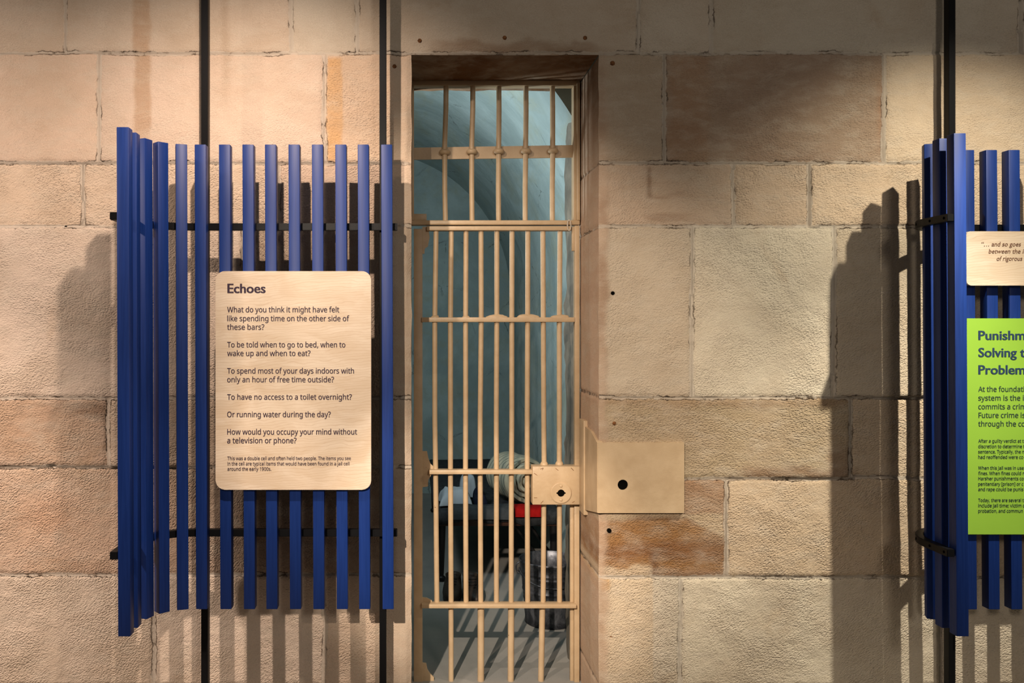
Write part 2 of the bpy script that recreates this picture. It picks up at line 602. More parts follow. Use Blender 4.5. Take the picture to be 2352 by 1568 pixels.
def stone_fields(X, Z):
    """per-vertex colour, joint distance, tool angle and depth for points on the wall face"""
    px = VX + X * SW + 3.5 * fbm(X * 9, Z * 9, 3, 3)
    py = VY - (Z - CH) * SW + 3.5 * fbm(X * 9, Z * 9, 31, 3)
    n = X.shape
    col = np.tile(np.array(lin(*TAN)[:3]), n + (1,)).reshape(n + (3,))
    jd = np.full(n, 0.02); ang = np.zeros(n); pk = np.full(n, 0.6); off = np.zeros(n)
    for i, (x0, x1, y0, y1, c, p, a) in enumerate(BLOCKS):
        m = (px >= x0) & (px < x1) & (py >= y0) & (py < y1)
        if not m.any(): continue
        col[m] = c; ang[m] = a; pk[m] = p
        r = random.Random(i * 7 + 1)
        off[m] = r.uniform(-0.003, 0.003) + r.uniform(-0.003, 0.003) * (px[m] - (x0 + x1) / 2) / 300 + r.uniform(-0.004, 0.004) * (py[m] - (y0 + y1) / 2) / 200
        d = np.minimum(np.minimum(px[m] - x0, x1 - px[m]) - 1.5, np.minimum(py[m] - y0, y1 - py[m]))
        jd[m] = d / SW - 0.0062

    def st(mask, rgb, k):
        k = np.clip(mask * k, 0, 1)[..., None]
        col[:] = col * (1 - k) + np.array(soften(lin(*rgb)[:3], .2, 1.05)) * k
    nz = fbm(X * 14, Z * 14, 77, 3)
    nz2 = fbm(X * 5, Z * 5, 91, 3)
    soft = lambda a, b, w, v: sstep(a - w, a + w, v) * (1 - sstep(b - w, b + w, v))
    # water streaks, ochre bands and soot
    st(soft(308, 346, 5, px + nz * 8) * (1 - sstep(280, 380, py)), (176, 138, 100), .75)
    st(soft(510, 528, 8, px) * (1 - sstep(120, 300, py)), (172, 146, 118), .55)
    st(soft(750, 784, 3, px + nz * 6) * soft(132, 368, 4, py), (206, 152, 80), .85)
    st(soft(1486, 1497, 3, px) * soft(385, 455, 6, py), (128, 90, 62), .8)
    st(soft(1340, 1570, 60, px) * soft(430, 520, 20, py) * sstep(0.15, 0.45, fbm(X * 3, Z * 30, 5, 3)), (142, 100, 66), .7)
    st(soft(1535, 1625, 12, px + nz * 20) * soft(130, 372, 5, py), (158, 112, 68), .55)
    st(sstep(2004, 2024, px + nz * 10) * (1 - sstep(2026, 2032, px)) * soft(180, 330, 40, py), (150, 96, 46), .6)
    arch = 1186 + 0.0009 * np.abs(px - 1500) ** 2 + np.where(px > 1570, (px - 1570) * .25, 0) + nz * 10
    inb = (px < 1662) & (px > 1335)
    st(inb * sstep(-4, 6, py - arch) * (1 - sstep(1300, 1322, py + nz * 14)), (146, 98, 34), .88)
    st(inb * sstep(1235, 1262, py + nz2 * 20) * (1 - sstep(1275, 1300, py + nz * 14)), (124, 78, 36), .75)
    st(inb * sstep(4, -6, arch - py) * 0 + inb * (1 - sstep(-6, 4, py - arch)) * sstep(1178, 1182, py), (190, 166, 126), .8)
    st(inb * sstep(1298, 1312, py + nz * 20) * (px < 1500), (196, 172, 136), .8)
    st(inb * soft(1496, 1512, 8, px) * soft(1265, 1320, 6, py), (96, 58, 32), .6)
    st(soft(1700, 1960, 40, px) * soft(1076, 1098, 8, py + nz * 14), (120, 82, 48), .75)
    st(soft(1900, 1955, 10, px + nz * 12) * soft(1030, 1100, 20, py), (118, 80, 50), .5)
    st(sstep(60, 235, px) * (1 - sstep(238, 246, px)) * soft(922, 955, 8, py + nz * 10), (112, 78, 54), .8)
    st((1 - sstep(0, 260, px)) * soft(925, 1060, 20, py + nz2 * 40), (176, 132, 92), .5)
    st(soft(20, 200, 60, px + nz2 * 40) * soft(1160, 1230, 30, py + nz2 * 30), (190, 140, 98), .5)
    st(soft(60, 215, 60, px + nz2 * 30) * soft(1280, 1316, 16, py + nz2 * 10), (182, 136, 96), .5)
    st(soft(1380, 1400, 4, px + nz * 8) * soft(1328, 1356, 4, py + nz * 6), (190, 140, 60), .9)
    st(soft(1385, 1960, 10, px) * soft(912, 935, 8, py + nz * 10), (140, 102, 60), .5)
    # dressed margins beside the doorway: smoother, browner from handling
    mr = soft(1330, 1396 , 8, px + nz * 9) * sstep(120, 140, py)
    st(mr, (176, 146, 118), .65)
    st(soft(1372, 1394, 8, px + nz * 10) * sstep(130, 170, py) * sstep(-0.25, 0.35, nz2), (128, 92, 60), .55)
    ml = soft(905, 950, 8, px + nz * 8) * sstep(120, 140, py)
    st(ml, (196, 172, 144), .6)
    st(soft(1000, 1380, 40, px) * soft(96, 126, 8, py + nz * 16), (140, 102, 66), .6)
    pk[:] = pk * (1 - 0.8 * np.maximum(mr, ml))
    return col, jd, ang, pk, off


def grid_mesh(bm_store, A, B, pos, fields, flip=False, hole=None):
    """append a vertex grid"""
    na, nb = A.shape
    base = sum(len(v) for v in bm_store['v'])
    bm_store['v'].append(pos.reshape(-1, 3))
    col, jd, ang, pk = fields
    bm_store['c'].append(np.concatenate([col.reshape(-1, 3), np.ones((na * nb, 1))], 1))
    bm_store['j'].append(np.stack([jd.ravel(), ang.ravel(), pk.ravel()], 1))
    i, j = np.meshgrid(np.arange(na - 1), np.arange(nb - 1), indexing='ij')
    q = np.stack([i * nb + j, (i + 1) * nb + j, (i + 1) * nb + j + 1, i * nb + j + 1], -1).reshape(-1, 4)
    if hole is not None:
        q = q[~hole.ravel()]
    if flip: q = q[:, ::-1]
    bm_store['f'].append(q + base)


def build_stone_wall():
    st = {'v': [], 'c': [], 'j': [], 'f': []}
    step = 0.007

    def axis(a, b): return np.linspace(a, b, max(2, int(round((b - a) / step)) + 1))
    xs = np.concatenate([np.linspace(-3.2, -2.05, 60)[:-1], axis(-2.05, DX0)[:-1], axis(DX0, DX1)[:-1], axis(DX1, 2.7)[:-1], np.linspace(2.7, 4.2, 80)])
    zs = np.concatenate([axis(0.0, DZ1)[:-1], axis(DZ1, 3.1)])
    X, Z = np.meshgrid(xs, zs, indexing='ij')
    col, jd, ang, pk, off = stone_fields(X, Z)
    Y = off + 0.004 * fbm(X * 3, Z * 3, 11, 3) + 0.0022 * fbm(X * 22, Z * 22, 12, 3)
    Y = Y + 0.0045 * (1 - sstep(-0.004, 0.006, jd + 0.004 * fbm(X * 45, Z * 45, 14, 2)))
    # worn arrises round the doorway, and plumb edges where the reveals meet the face
    inz = Z <= DZ1 + 1e-6
    ex = np.where(inz, np.where(X > (DX0 + DX1) / 2, X - DX1, DX0 - X), 1.0)
    ez = np.where((X >= DX0 - 1e-6) & (X <= DX1 + 1e-6), Z - DZ1, 1.0)
    e = np.minimum(np.abs(ex), np.abs(ez))
    edge = 1 - sstep(0.0, 0.03, e)
    wear = 0.010 * (0.6 + 0.9 * np.clip(fbm(X * 8, Z * 8, 15, 3) + .3, 0, 1))
    Y = Y * (1 - edge) + wear * edge ** 2
    xw = X.copy()
    edge2 = (1 - sstep(0.0, 0.05, np.abs(ex))) * inz
    xw = X + np.where(X > 0.3, 1, -1) * edge2 * 0.004 * (fbm(Z * 10, Z * 0 + 3.3, 21, 4))
    pos = np.stack([xw, Y, Z], -1)
    hi = (X[:-1, :-1] >= DX0 - 1e-6) & (X[1:, 1:] <= DX1 + 1e-6) & (Z[1:, 1:] <= DZ1 + 1e-6)
    grid_mesh(st, X, Z, pos, (col, jd, ang, pk), flip=True, hole=hi)
    # reveals (depth .5): right, left and lintel soffit
    ys = np.linspace(0.0, 0.50, 60)
    iz = np.where(zs <= DZ1 + 1e-6)[0]
    for side in ('r', 'l'):
        xi = int(np.argmin(np.abs(xs - (DX1 if side == 'r' else DX0))))
        ZZ, YY = np.meshgrid(zs[iz], ys, indexing='ij')
        c2, j2, a2, p2, o2 = stone_fields(np.full_like(ZZ, DX1 + 0.03 if side == 'r' else DX0 - 0.03), ZZ)
        sgn = 1 if side == 'r' else -1
        w = sstep(0.0, 0.03, YY)
        y = YY * 1.0
        y[:, 0] = Y[xi, iz]
        y[:, 1:] = np.maximum(YY[:, 1:], y[:, :1] + 0.002)
        x = xw[xi, iz][:, None] * (1 - w) + w * (DX1 if side == 'r' else DX0) + sgn * (0.0014 * fbm(YY * 5, ZZ * 9, 41, 3) - 0.004 * (1 - sstep(-0.004, 0.006, j2)) * -1) * w
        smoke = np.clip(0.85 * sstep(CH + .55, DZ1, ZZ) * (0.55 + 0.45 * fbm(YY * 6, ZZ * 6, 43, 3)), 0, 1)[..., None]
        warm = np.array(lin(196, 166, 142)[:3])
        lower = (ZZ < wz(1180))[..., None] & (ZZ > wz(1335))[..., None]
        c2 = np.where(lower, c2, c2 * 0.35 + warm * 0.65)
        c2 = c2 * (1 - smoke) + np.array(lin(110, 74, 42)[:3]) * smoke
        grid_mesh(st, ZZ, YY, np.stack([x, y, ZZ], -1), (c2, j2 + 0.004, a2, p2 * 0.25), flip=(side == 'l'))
    ix = np.where((xs >= DX0 - 1e-6) & (xs <= DX1 + 1e-6))[0]
    zi = int(np.argmin(np.abs(zs - DZ1)))
    XX, YY = np.meshgrid(xs[ix], ys, indexing='ij')
    y = YY.copy(); y[:, 0] = Y[ix, zi]; y[:, 1:] = np.maximum(YY[:, 1:], y[:, :1] + 0.002)
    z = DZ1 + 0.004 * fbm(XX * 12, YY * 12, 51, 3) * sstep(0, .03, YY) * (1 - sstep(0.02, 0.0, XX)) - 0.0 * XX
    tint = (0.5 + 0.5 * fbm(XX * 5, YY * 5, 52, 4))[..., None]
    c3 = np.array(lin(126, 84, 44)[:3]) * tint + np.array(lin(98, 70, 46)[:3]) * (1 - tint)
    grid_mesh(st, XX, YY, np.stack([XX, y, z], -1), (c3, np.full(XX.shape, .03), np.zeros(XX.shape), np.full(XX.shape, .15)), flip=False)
    V = np.concatenate(st['v']); Fq = np.concatenate(st['f'])
    me = bpy.data.meshes.new('wall_back')
    me.vertices.add(len(V)); me.vertices.foreach_set('co', V.astype(np.float32).ravel())
    me.loops.add(len(Fq) * 4); me.loops.foreach_set('vertex_index', Fq.astype(np.int32).ravel())
    me.polygons.add(len(Fq)); me.polygons.foreach_set('loop_start', np.arange(0, len(Fq) * 4, 4, dtype=np.int32))
    me.update(calc_edges=True); me.validate()
    a = me.attributes.new('stone', 'FLOAT_COLOR', 'POINT'); a.data.foreach_set('color', np.concatenate(st['c']).astype(np.float32).ravel())
    b = me.attributes.new('joint', 'FLOAT_VECTOR', 'POINT'); b.data.foreach_set('vector', np.concatenate(st['j']).astype(np.float32).ravel())
    me.materials.append(M_stone)
    me.polygons.foreach_set('use_smooth', np.ones(len(Fq), bool))
    o = bpy.data.objects.new('wall_back', me)
    COL.objects.link(o)
    return tag(o, 'tooled sandstone block wall with a narrow barred cell doorway', kind='structure')


wall = build_stone_wall()

# rusty plugs and drilled holes in the stone (parts of the wall)
for px, py, r in ((964, 93, 4.6), (1159, 87, 5.2), (1344, 87, 4.8), (906, 152, 4.6), (1407, 145, 5.4), (1411, 972, 4.4), (1403, 1463, 5.2)):
    bm = bmesh.new()
    c = P(px, py, DW)
    rr = r / SW
    n = 12
    prof = [(rr * 1.05, 0.003), (rr, -0.0005), (rr * 0.6, -0.003), (0.0005, -0.0025)]
    rings = []
    for r0, dy in prof:
        rings.append([bm.verts.new((c.x + r0 * (1 + .12 * math.sin(3 * k + px)) * math.cos(2 * math.pi * k / n), dy, c.z + r0 * math.sin(2 * math.pi * k / n))) for k in range(n)])
    for a, b in zip(rings, rings[1:]):
        for k in range(n): bm.faces.new((a[k], a[(k + 1) % n], b[(k + 1) % n], b[k]))
    tag(obj('rusty_plug', bm, M_rust, wall, True), 'rusty metal plug set in the stone')
for px, py, r in ((1407, 673, 4.4), (1399, 1218, 5.0), (152, 521, 3.0)):
    bm = bmesh.new()
    c = P(px, py, DW)
    tube(bm, [(c.x, -0.0035, c.z), (c.x, 0.03, c.z)], r / SW, 14)
    tag(obj('drill_hole', bm, M_void, wall), 'small dark drilled hole in the stone')  # solid plug, the hole's shade painted as black

# ------------------------------------------------------------------ the cell behind
CX, CR, CZ = -0.407, 1.266, CH + 0.266     # barrel vault: centre, radius, springing
CY0, CY1 = 0.50, 7.6 - DW
bm = bmesh.new()
arc = [(CX + CR, 0.0)] + [(CX + CR, 0.4 * k) for k in range(1, 4)] + [(CX + CR * math.cos(math.pi * k / 40), CZ + CR * math.sin(math.pi * k / 40)) for k in range(41)] + [(CX - CR, 0.4 * k) for k in (3, 2, 1)] + [(CX - CR, 0.0)]
nys = 30
rings = []
for j in range(nys + 1):
    y = CY0 + (CY1 - CY0) * j / nys
    rings.append([bm.verts.new((x + 0.012 * float(vnoise(y * 2.1, z * 2.1 + x, 5)), y, z + 0.008 * float(vnoise(y * 2.3 + 7, x * 2 + 3, 6)) * (z > 0))) for x, z in arc])
for a, b in zip(rings, rings[1:]):
    for k in range(len(arc) - 1):
        bm.faces.new((a[k], b[k], b[k + 1], a[k + 1]))
tag(obj('wall_right', bm, M_plaster, None, True, 180), 'peeling pale blue side walls and barrel vault of the cell', kind='structure')
bm = bmesh.new()
box(bm, (CX - CR - .1, CY1 - 0.01, 0), (CX + CR + .1, CY1 + 0.12, 3.2))
tag(obj('wall_far', bm, M_plaster), 'pale blue end wall of the cell', kind='structure')
# inner face of the front wall, plastered, with the deeper right jamb
bm = bmesh.new()
box(bm, (CX - CR - .1, 0.44, 0), (-0.03, 0.501, 3.2))
box(bm, (-0.03, 0.44, DZ1 + 0.06), (DX1 + .03, 0.501, 3.2))
box(bm, (DX1 + 0.03, 0.44, 0), (CX + CR + .15, 0.501, 3.2))
sp = [(x, CZ + math.sqrt(CR ** 2 - (x - CX) ** 2) - .03) for x in np.linspace(.30, .80, 22)]
plate(bm, sp + [(.80, DZ1 + .3), (.30, DZ1 + .3)], 0.455, 0.503)
tag(obj('wall_front', bm, M_plaster), 'inner plaster face of the front cell wall', kind='structure')
bm = bmesh.new()
n = 70
vs = []
for k in range(n + 1):
    z = 0.0 + (DZ1 + .25) * k / n
    w = 0.012 * float(fbm(z * 6, 1.7, 61, 4)) + 0.006 * float(vnoise(z * 31, 2.2, 62))
    notch = 0.018 if (wz(470) < z < wz(225)) else 0.0
    vs.append([bm.verts.new((DX1 + 0.004 + .4 * w, 0.42, z)), bm.verts.new((DX1 - 0.004 + w + notch, 0.52, z)), bm.verts.new((DX1 - .004 - w, 0.60, z)), bm.verts.new((DX1 - 0.002 + w, 0.69, z)), bm.verts.new((CX + CR + .1, 0.70, z))])
for a, b in zip(vs, vs[1:]):
    for k in range(4): bm.faces.new((a[k], b[k], b[k + 1], a[k + 1]))
tag(obj('wall_jamb', bm, plain('bare_jamb_render', lin(112, 106, 94), 0.9, 0, 0.6, 30, 0.3, 9), None, True, 30), 'flaking inner jamb on the right of the cell doorway', kind='structure')
bm = bmesh.new()
box(bm, (CX - CR - .1, 0.0, -0.08), (CX + CR + .1, CY1 + .1, 0.0))
tag(obj('floor_cell', bm, M_floor), 'grey concrete cell floor', kind='structure')
bm = bmesh.new()
box(bm, (-3.2, -4.6, -0.08), (4.2, -0.0005, 0.0))
tag(obj('floor', bm, M_hall), 'concrete hall floor in front of the stone wall', kind='structure')

# ------------------------------------------------------------------ gate and transom
GD = 3.57           # distance of the gate's front plane
GS = F / GD


def gx(px): return (px - VX) / GS


def gz(py): return CH + (VY - py) / GS


GY = GD - DW


def bar_piece(bm, p0, p1, y, thick, r=0.0):
    """flat bar between pixel corners, front at y"""
    box(bm, (gx(p0[0]), y, gz(p1[1])), (gx(p1[0]), y + thick, gz(p0[1])), r)
    return bm


trans = empty('transom_grille', (gx(1138), GY, gz(516)), 'cream painted fixed grille of five bars above the cell door', 'grille')
bm = bmesh.new(); bar_piece(bm, (944, 184), (1332, 196), GY, .05, .003); obj('top_rail', bm, M_cream, trans, True)
bm = bmesh.new(); bar_piece(bm, (944, 505.5), (1332, 516), GY, .05, .003); obj('bottom_rail', bm, M_cream, trans, True)
bm = bmesh.new(); bar_piece(bm, (943.5, 196), (951, 505.5), GY + .002, .05, .002); obj('side_bar', bm, M_cream, trans, True)
bm = bmesh.new(); bar_piece(bm, (1318, 196), (1325, 505.5), GY + .004, .05, .002); bar_piece(bm, (1325, 190), (1332, 506), GY - .004, .05, .002); obj('side_bar', bm, M_cream, trans, True)
bm = bmesh.new()
plate(bm, [(gx(951), gz(363.5)), (gx(951), gz(336)), (gx(1319), gz(330)), (gx(1319), gz(358.5))], GY + .026, GY + .036)
obj('flat_cross_bar', bm, M_cream, trans)
bm = bmesh.new(); bar_piece(bm, (948, 490), (980, 505.5), GY + .01, .03, .002); obj('hinge_block', bm, M_cream, trans, True)
tb = [(1025, 1021.8, 1023.4), (1086.7, 1084.2, 1084.9), (1146.6, 1146.2, 1146), (1209, 1208.3, 1207.3), (1270, 1270.7, 1269.8)]
for a, b, c in tb:
    bm = bmesh.new()
    yb = GY + .014
    tube(bm, [(gx(a), yb, gz(194)), (gx((a * .7 + b * .3) + .5), yb, gz(250)), (gx(b), yb, gz(332)), (gx(b), yb, gz(360)), (gx((b + c) / 2 - .6), yb, gz(430)), (gx(c), yb, gz(508))], .0106, 14)
    br = obj('round_bar', bm, M_cream, trans, True)
    bm = bmesh.new()
    zc = gz(346.5 - (b - 1146) * .012)
    lathe(bm, [(.009, -.011), (.016, -.0105), (.0215, -.006), (.0228, 0), (.0215, .006), (.016, .0105), (.009, .011)], (gx(b), yb, zc), 20, True)
    obj('collar', bm, M_cream, br, True)

door = empty('cell_door', (gx(1140), GY, 0.0), 'cream painted barred cell door with a square lock box', 'door')
bm = bmesh.new(); bar_piece(bm, (950.5, 525), (970.5, 1580), GY + .004, .016, .002)
obj('hinge_stile', bm, M_cream, door, True)
bm = bmesh.new(); bar_piece(bm, (1320, 518), (1331, 1070), GY - .002, .03, .002); bar_piece(bm, (1314, 520), (1321, 576), GY, .02, .002)
obj('lock_stile', bm, M_cream, door, True)
bm = bmesh.new(); bar_piece(bm, (1319, 1154), (1331, 1580), GY - .002, .03, .002); bar_piece(bm, (1311, 1154), (1319, 1580), GY + .012, .02, .002)
obj('lock_stile', bm, M_cream, door, True)
# flanges riveted to the hinge stile
def gusset(pts, y=GY + .012):
    bm = bmesh.new(); plate(bm, [(gx(a), gz(b)) for a, b in pts], y, y + .01); return obj('gusset_plate', bm, M_cream, door)
gusset([(970, 520), (984, 519), (987, 545), (983, 565), (976, 570), (975, 582), (970, 582)])
gusset([(970, 1037), (981, 1037), (984, 1053), (989, 1066), (996, 1072), (996, 1088), (990, 1093), (984, 1103), (983, 1118), (970, 1120)])
gusset([(970, 1374), (980, 1375), (992, 1381), (992, 1391), (982, 1392), (970, 1394)])
gusset([(970, 1525), (979, 1526), (982, 1540), (988, 1550), (997, 1558), (997, 1580), (970, 1580)])
# cross rails, square bars standing on edge
RD = .045
for p0, p1, dy in (((980, 519.5), (1312, 529.5), -.008), ((968, 728.5), (1320, 739.5), -.006), ((968, 1384), (1322, 1393), -.022), ((968, 1567), (1322, 1577), -.022)):
    bm = bmesh.new(); bar_piece(bm, p0, p1, GY + dy, RD, .0025); obj('cross_rail', bm, M_cream, door, True)
bm = bmesh.new(); bar_piece(bm, (986, 1077.5), (1224, 1087), GY - .022, RD, .0025)
obj('cross_rail', bm, M_cream, door, True)
# weld lumps on the middle rail
for px, w, h in ((1000, 10, 7), (1070, 9, 6), (1142, 26, 9), (1213, 27, 9), (1286, 24, 8)):
    bm = bmesh.new()
    c = Vector((gx(px), GY + .008, gz(730)))
    r = bmesh.ops.create_icosphere(bm, subdivisions=3, radius=1)
    for v in r['verts']:
        k = 1 + .12 * float(vnoise(v.co.x * 3 + px, v.co.z * 3, 8))
        v.co = Vector((c.x + v.co.x * k * w / GS, c.y + v.co.y * .014, c.z + max(v.co.z, -.2) * k * h / GS))
    obj('weld_lump', bm, M_cream, door, True, 180)
bars = [(1002, 999, 999, 1000.8, 1003.7), (1037, 1035, 1035, 1035, 1036.5), (1071, 1070, 1070, 1069.7, 1071), (1105.5, 1106, 1103.6, 1103.6, 1105), (1142, 1142, 1140.7, 1141, 1141),
        (1177, 1176.5, 1176.5, 1175.5, 1175), (1213.5, 1213, 1212, 1212, 1213), (1248, 1249, 1250, 1251, 1248.6), (1287.6, 1286, 1286, 1286, 1286.5)]
yb = GY + .014
for k, bx in enumerate(bars):
    bm = bmesh.new()
    zz = [gz(q) for q in (526, 735, 960, 1080, 1387)]
    tube(bm, [(gx(a), yb, z) for a, z in zip(bx, zz)], .0106, 14)
    obj('round_bar', bm, M_cream, door, True)
for a, b, r in ((1036.3, 1036.5, .0106), (1105.3, 1105, .0138), (1175, 1174, .0132), (1247, 1243.5, .0122)):
    bm = bmesh.new()
    tube(bm, [(gx(a), yb, gz(1388)), (gx(b), yb, gz(1570))], r, 14)
    obj('round_bar', bm, M_cream, door, True)
# lock box with keyhole scutcheon
bm = bmesh.new()
box(bm, (gx(1220.5), GY - .034, gz(1155)), (gx(1331), GY + .03, gz(1068)), .003)
lock = obj('lock_box', bm, M_cream, door, True)
sc = Vector((gx(1285), GY - .034, gz(1128)))
bm = bmesh.new()
# scutcheon disc with a cut keyhole: rings between the keyhole outline and the round edge
nk = 48
key = []
for k in range(nk):
    a = 2 * math.pi * k / nk
    r = 8.2 / GS
    if abs(math.sin(a)) < .17: r = 10.6 / GS
    key.append((r * math.cos(a), r * math.sin(a)))
R0 = 24.0 / GS
rg = [[bm.verts.new((sc.x + x, sc.y + .004, sc.z + z)) for x, z in key], [bm.verts.new((sc.x + x, sc.y - .005, sc.z + z)) for x, z in key]]
for rr, yy in ((R0 * .93, -.005), (R0, -.003), (R0, .001)):
    rg.append([bm.verts.new((sc.x + rr * math.cos(2 * math.pi * k / nk), sc.y + yy, sc.z + rr * math.sin(2 * math.pi * k / nk))) for k in range(nk)])
for a, b in zip(rg, rg[1:]):
    for k in range(nk): bm.faces.new((a[k], a[(k + 1) % nk], b[(k + 1) % nk], b[k]))
obj('keyhole_scutcheon', bm, M_cream, lock, True)
bm = bmesh.new()
plate(bm, [(sc.x + x * 1.02, sc.z + z * 1.02) for x, z in key], sc.y - .0012, sc.y + .002)
tag(obj('keyhole', bm, M_void, lock), 'dark keyhole')  # black backing carries the shade of the keyhole
for dz in (16, -15.5):
    bm = bmesh.new(); r = bmesh.ops.create_icosphere(bm, subdivisions=2, radius=1)
    for v in r['verts']: v.co = Vector((sc.x + v.co.x * 3.6 / GS, sc.y - .005 + v.co.y * .003, sc.z + dz / GS + v.co.z * 3.6 / GS))
    obj('rivet', bm, M_cream, lock, True, 180)
for (a, b), (c, d) in (((1238, 1074), (1245, 1071)), ((1242, 1076), (1245, 1072)), ((1273, 1072), (1279, 1077)), ((1308, 1071), (1314, 1077)), ((1224, 1083), (1231, 1088)), ((1224, 1139), (1231, 1139)), ((1239, 1152), (1245, 1146)), ((1311, 1150), (1316, 1147))):
    bm = bmesh.new()
    tube(bm, [(gx(a), GY - .0345, gz(b)), (gx(c), GY - .0345, gz(d))], .0009, 6)
    tag(obj('paint_chip', bm, M_rust, lock), 'dark chip in the paint')
for px, py in ((1251, 1065), (1286, 1064)):
    bm = bmesh.new(); lathe(bm, [(.0106, .012), (.0155, .004), (.017, 0), (.016, -.004)], (gx(px), yb, gz(py) - .004), 16, True)
    obj('weld_lump', bm, M_cream, door, True)
# wire loop tying the door to the transom
loop = bmesh.new()
tube(loop, [(gx(1306 + 4 * math.cos(t)), GY - .012 + .0 * t, gz(518 + 12 * math.sin(t))) for t in [2 * math.pi * k / 16 for k in range(17)]], .0022, 8, False)
w_ = obj('wire_tie', loop, plain('pale_wire', lin(196, 186, 170), .6), None, True)
origin_to_base(w_); tag(w_, 'thin pale wire loop tied round the top right corner of the cell door', 'wire')

# steel lock plate on the wall, wrapping round into the reveal
lp = empty('lock_keeper_plate', (wx(1470), 0, wz(1176)), 'cream painted steel keeper plate with a round hole beside the cell door', 'plate')
x0, x1, z0, z1 = wx(1371), wx(1569), wz(1176), wz(1015.5)
hc = (wx(1428.5), wz(1111.5)); hr = 11.8 / SW
bm = bmesh.new()
n = 48
outer = []
for k in range(n):
    a = 2 * math.pi * k / n
    dx, dz = math.cos(a), math.sin(a)
    t = min(((x1 - hc[0]) / dx) if dx > 1e-9 else (((x0 - hc[0]) / dx) if dx < -1e-9 else 9), ((z1 - hc[1]) / dz) if dz > 1e-9 else (((z0 - hc[1]) / dz) if dz < -1e-9 else 9))
    outer.append([hc[0] + dx * t, hc[1] + dz * t])
for cx, cz in ((x0, z0), (x0, z1), (x1, z0), (x1, z1)):
    best = min(range(n), key=lambda k: (outer[k][0] - cx) ** 2 + (outer[k][1] - cz) ** 2)
    outer[best] = [cx, cz]
yf = -.014
R = [[bm.verts.new((x, .012, z)) for x, z in outer], [bm.verts.new((x, yf, z)) for x, z in outer],
     [bm.verts.new((hc[0] + hr * math.cos(2 * math.pi * k / n), yf, hc[1] + hr * math.sin(2 * math.pi * k / n))) for k in range(n)],
     [bm.verts.new((hc[0] + hr * math.cos(2 * math.pi * k / n), .012, hc[1] + hr * math.sin(2 * math.pi * k / n))) for k in range(n)]]
for a, b in zip(R, R[1:]):
    for k in range(n): bm.faces.new((a[k], a[(k + 1) % n], b[(k + 1) % n], b[k]))
obj('face_plate', bm, M_cream, lp, True, 30)
bm = bmesh.new(); tube(bm, [(hc[0], -.0085, hc[1]), (hc[0], .01, hc[1])], hr * 1.01, 32)
tag(obj('bolt_hole', bm, M_void, lp), 'dark round hole')  # black disc behind the plate, painted as the hole's shade
bm = bmesh.new()
yr = lambda D: D - DW
poly = [(-.012, z0 + .001), (-.012, z1), (.10, wz(998)), (.235, CH + (VY - 977) / F * (DW + .235)), (.235, CH + (VY - 1170) / F * (DW + .235))]
a = [bm.verts.new((DX1 - .010, y, z)) for y, z in poly]; b = [bm.verts.new((DX1 + .012, y, z)) for y, z in poly]
bm.faces.new(a); bm.faces.new(b[::-1])
for k in range(5): bm.faces.new((a[k], b[k], b[(k + 1) % 5], a[(k + 1) % 5]))
obj('return_plate', bm, M_cream, lp)
bm = bmesh.new()
box(bm, (DX1 - .0155, .212, CH + (VY - 1178) / F * (DW + .25)), (DX1 + .01, .300, CH + (VY - 962) / F * (DW + .28)), .002)
obj('strike_strip', bm, M_cream, lp, True)

# ------------------------------------------------------------------ lettering
FONT = None
try:                                   # plain sans serif that ships with Blender; the built-in face otherwise
    fp = os.path.join(bpy.utils.system_resource('DATAFILES'), 'fonts', 'NotoSansHebrew-Regular.woff2')
    if os.path.exists(fp): FONT = bpy.data.fonts.load(fp)
except Exception:
    FONT = None


def text_np(s, weight=0.0, font=None):
    cu = bpy.data.curves.new('txt', 'FONT')
    cu.body = s
    if font is not None: cu.font = font
    cu.size = 1.0
    cu.fill_mode = 'FRONT'
    cu.resolution_u = 3
    cu.offset = weight
    o = bpy.data.objects.new('txt', cu)
    COL.objects.link(o)
    bpy.context.view_layer.update()
    me = bpy.data.meshes.new_from_object(o.evaluated_get(bpy.context.evaluated_depsgraph_get()))
    v = np.empty(len(me.vertices) * 3, np.float32); me.vertices.foreach_get('co', v)
    f = [tuple(p.vertices) for p in me.polygons]
    bpy.data.objects.remove(o); bpy.data.curves.remove(cu); bpy.data.meshes.remove(me)
    return v.reshape(-1, 3)[:, :2], f


CAPS = {}


def letters(name, lines, D, y, mat, parent, cap_px, weight=0.0, stress=(0.0, 0.0), shear=0.0, font=None):
    """lines: (text, x_left_px, baseline_px, x_right_px); stress thickens stems across and up"""
    fk = font.name if font else ''
    if fk not in CAPS:
        v, f = text_np('H', 0, font); CAPS[fk] = float(v[:, 1].max())
    size = cap_px / CAPS[fk] * D / F
    VV = []; FF = []
    for s, xl, base, xr in lines:
        lay = 0
        v, f = text_np(s, weight, font)
        w = float(v[:, 0].max() - v[:, 0].min()) + float(v[:, 1].max() - v[:, 1].min()) * shear
        sx = (xr - xl) * D / F / w
        z0 = CH + (VY - base) / F * D
        x0 = (xl - VX) / F * D
        a, b = stress
        for dx, dz in (((0, 0),) if a == 0 and b == 0 else ((-a, 0), (a, 0), (-a / 3, b), (a / 3, -b), (0, 0))):
            b0 = len(VV); lay += 1
            for p in v:
                VV.append((x0 + (p[0] - float(v[:, 0].min()) + dx + p[1] * shear) * sx, y - .00012 * lay, z0 + (p[1] + dz) * size))
            FF += [tuple(q + b0 for q in ff) for ff in f]
    me = bpy.data.meshes.new(name)
    me.from_pydata(VV, [], FF)
    return obj(name, me, mat, parent)


# ------------------------------------------------------------------ the blue slatted screens


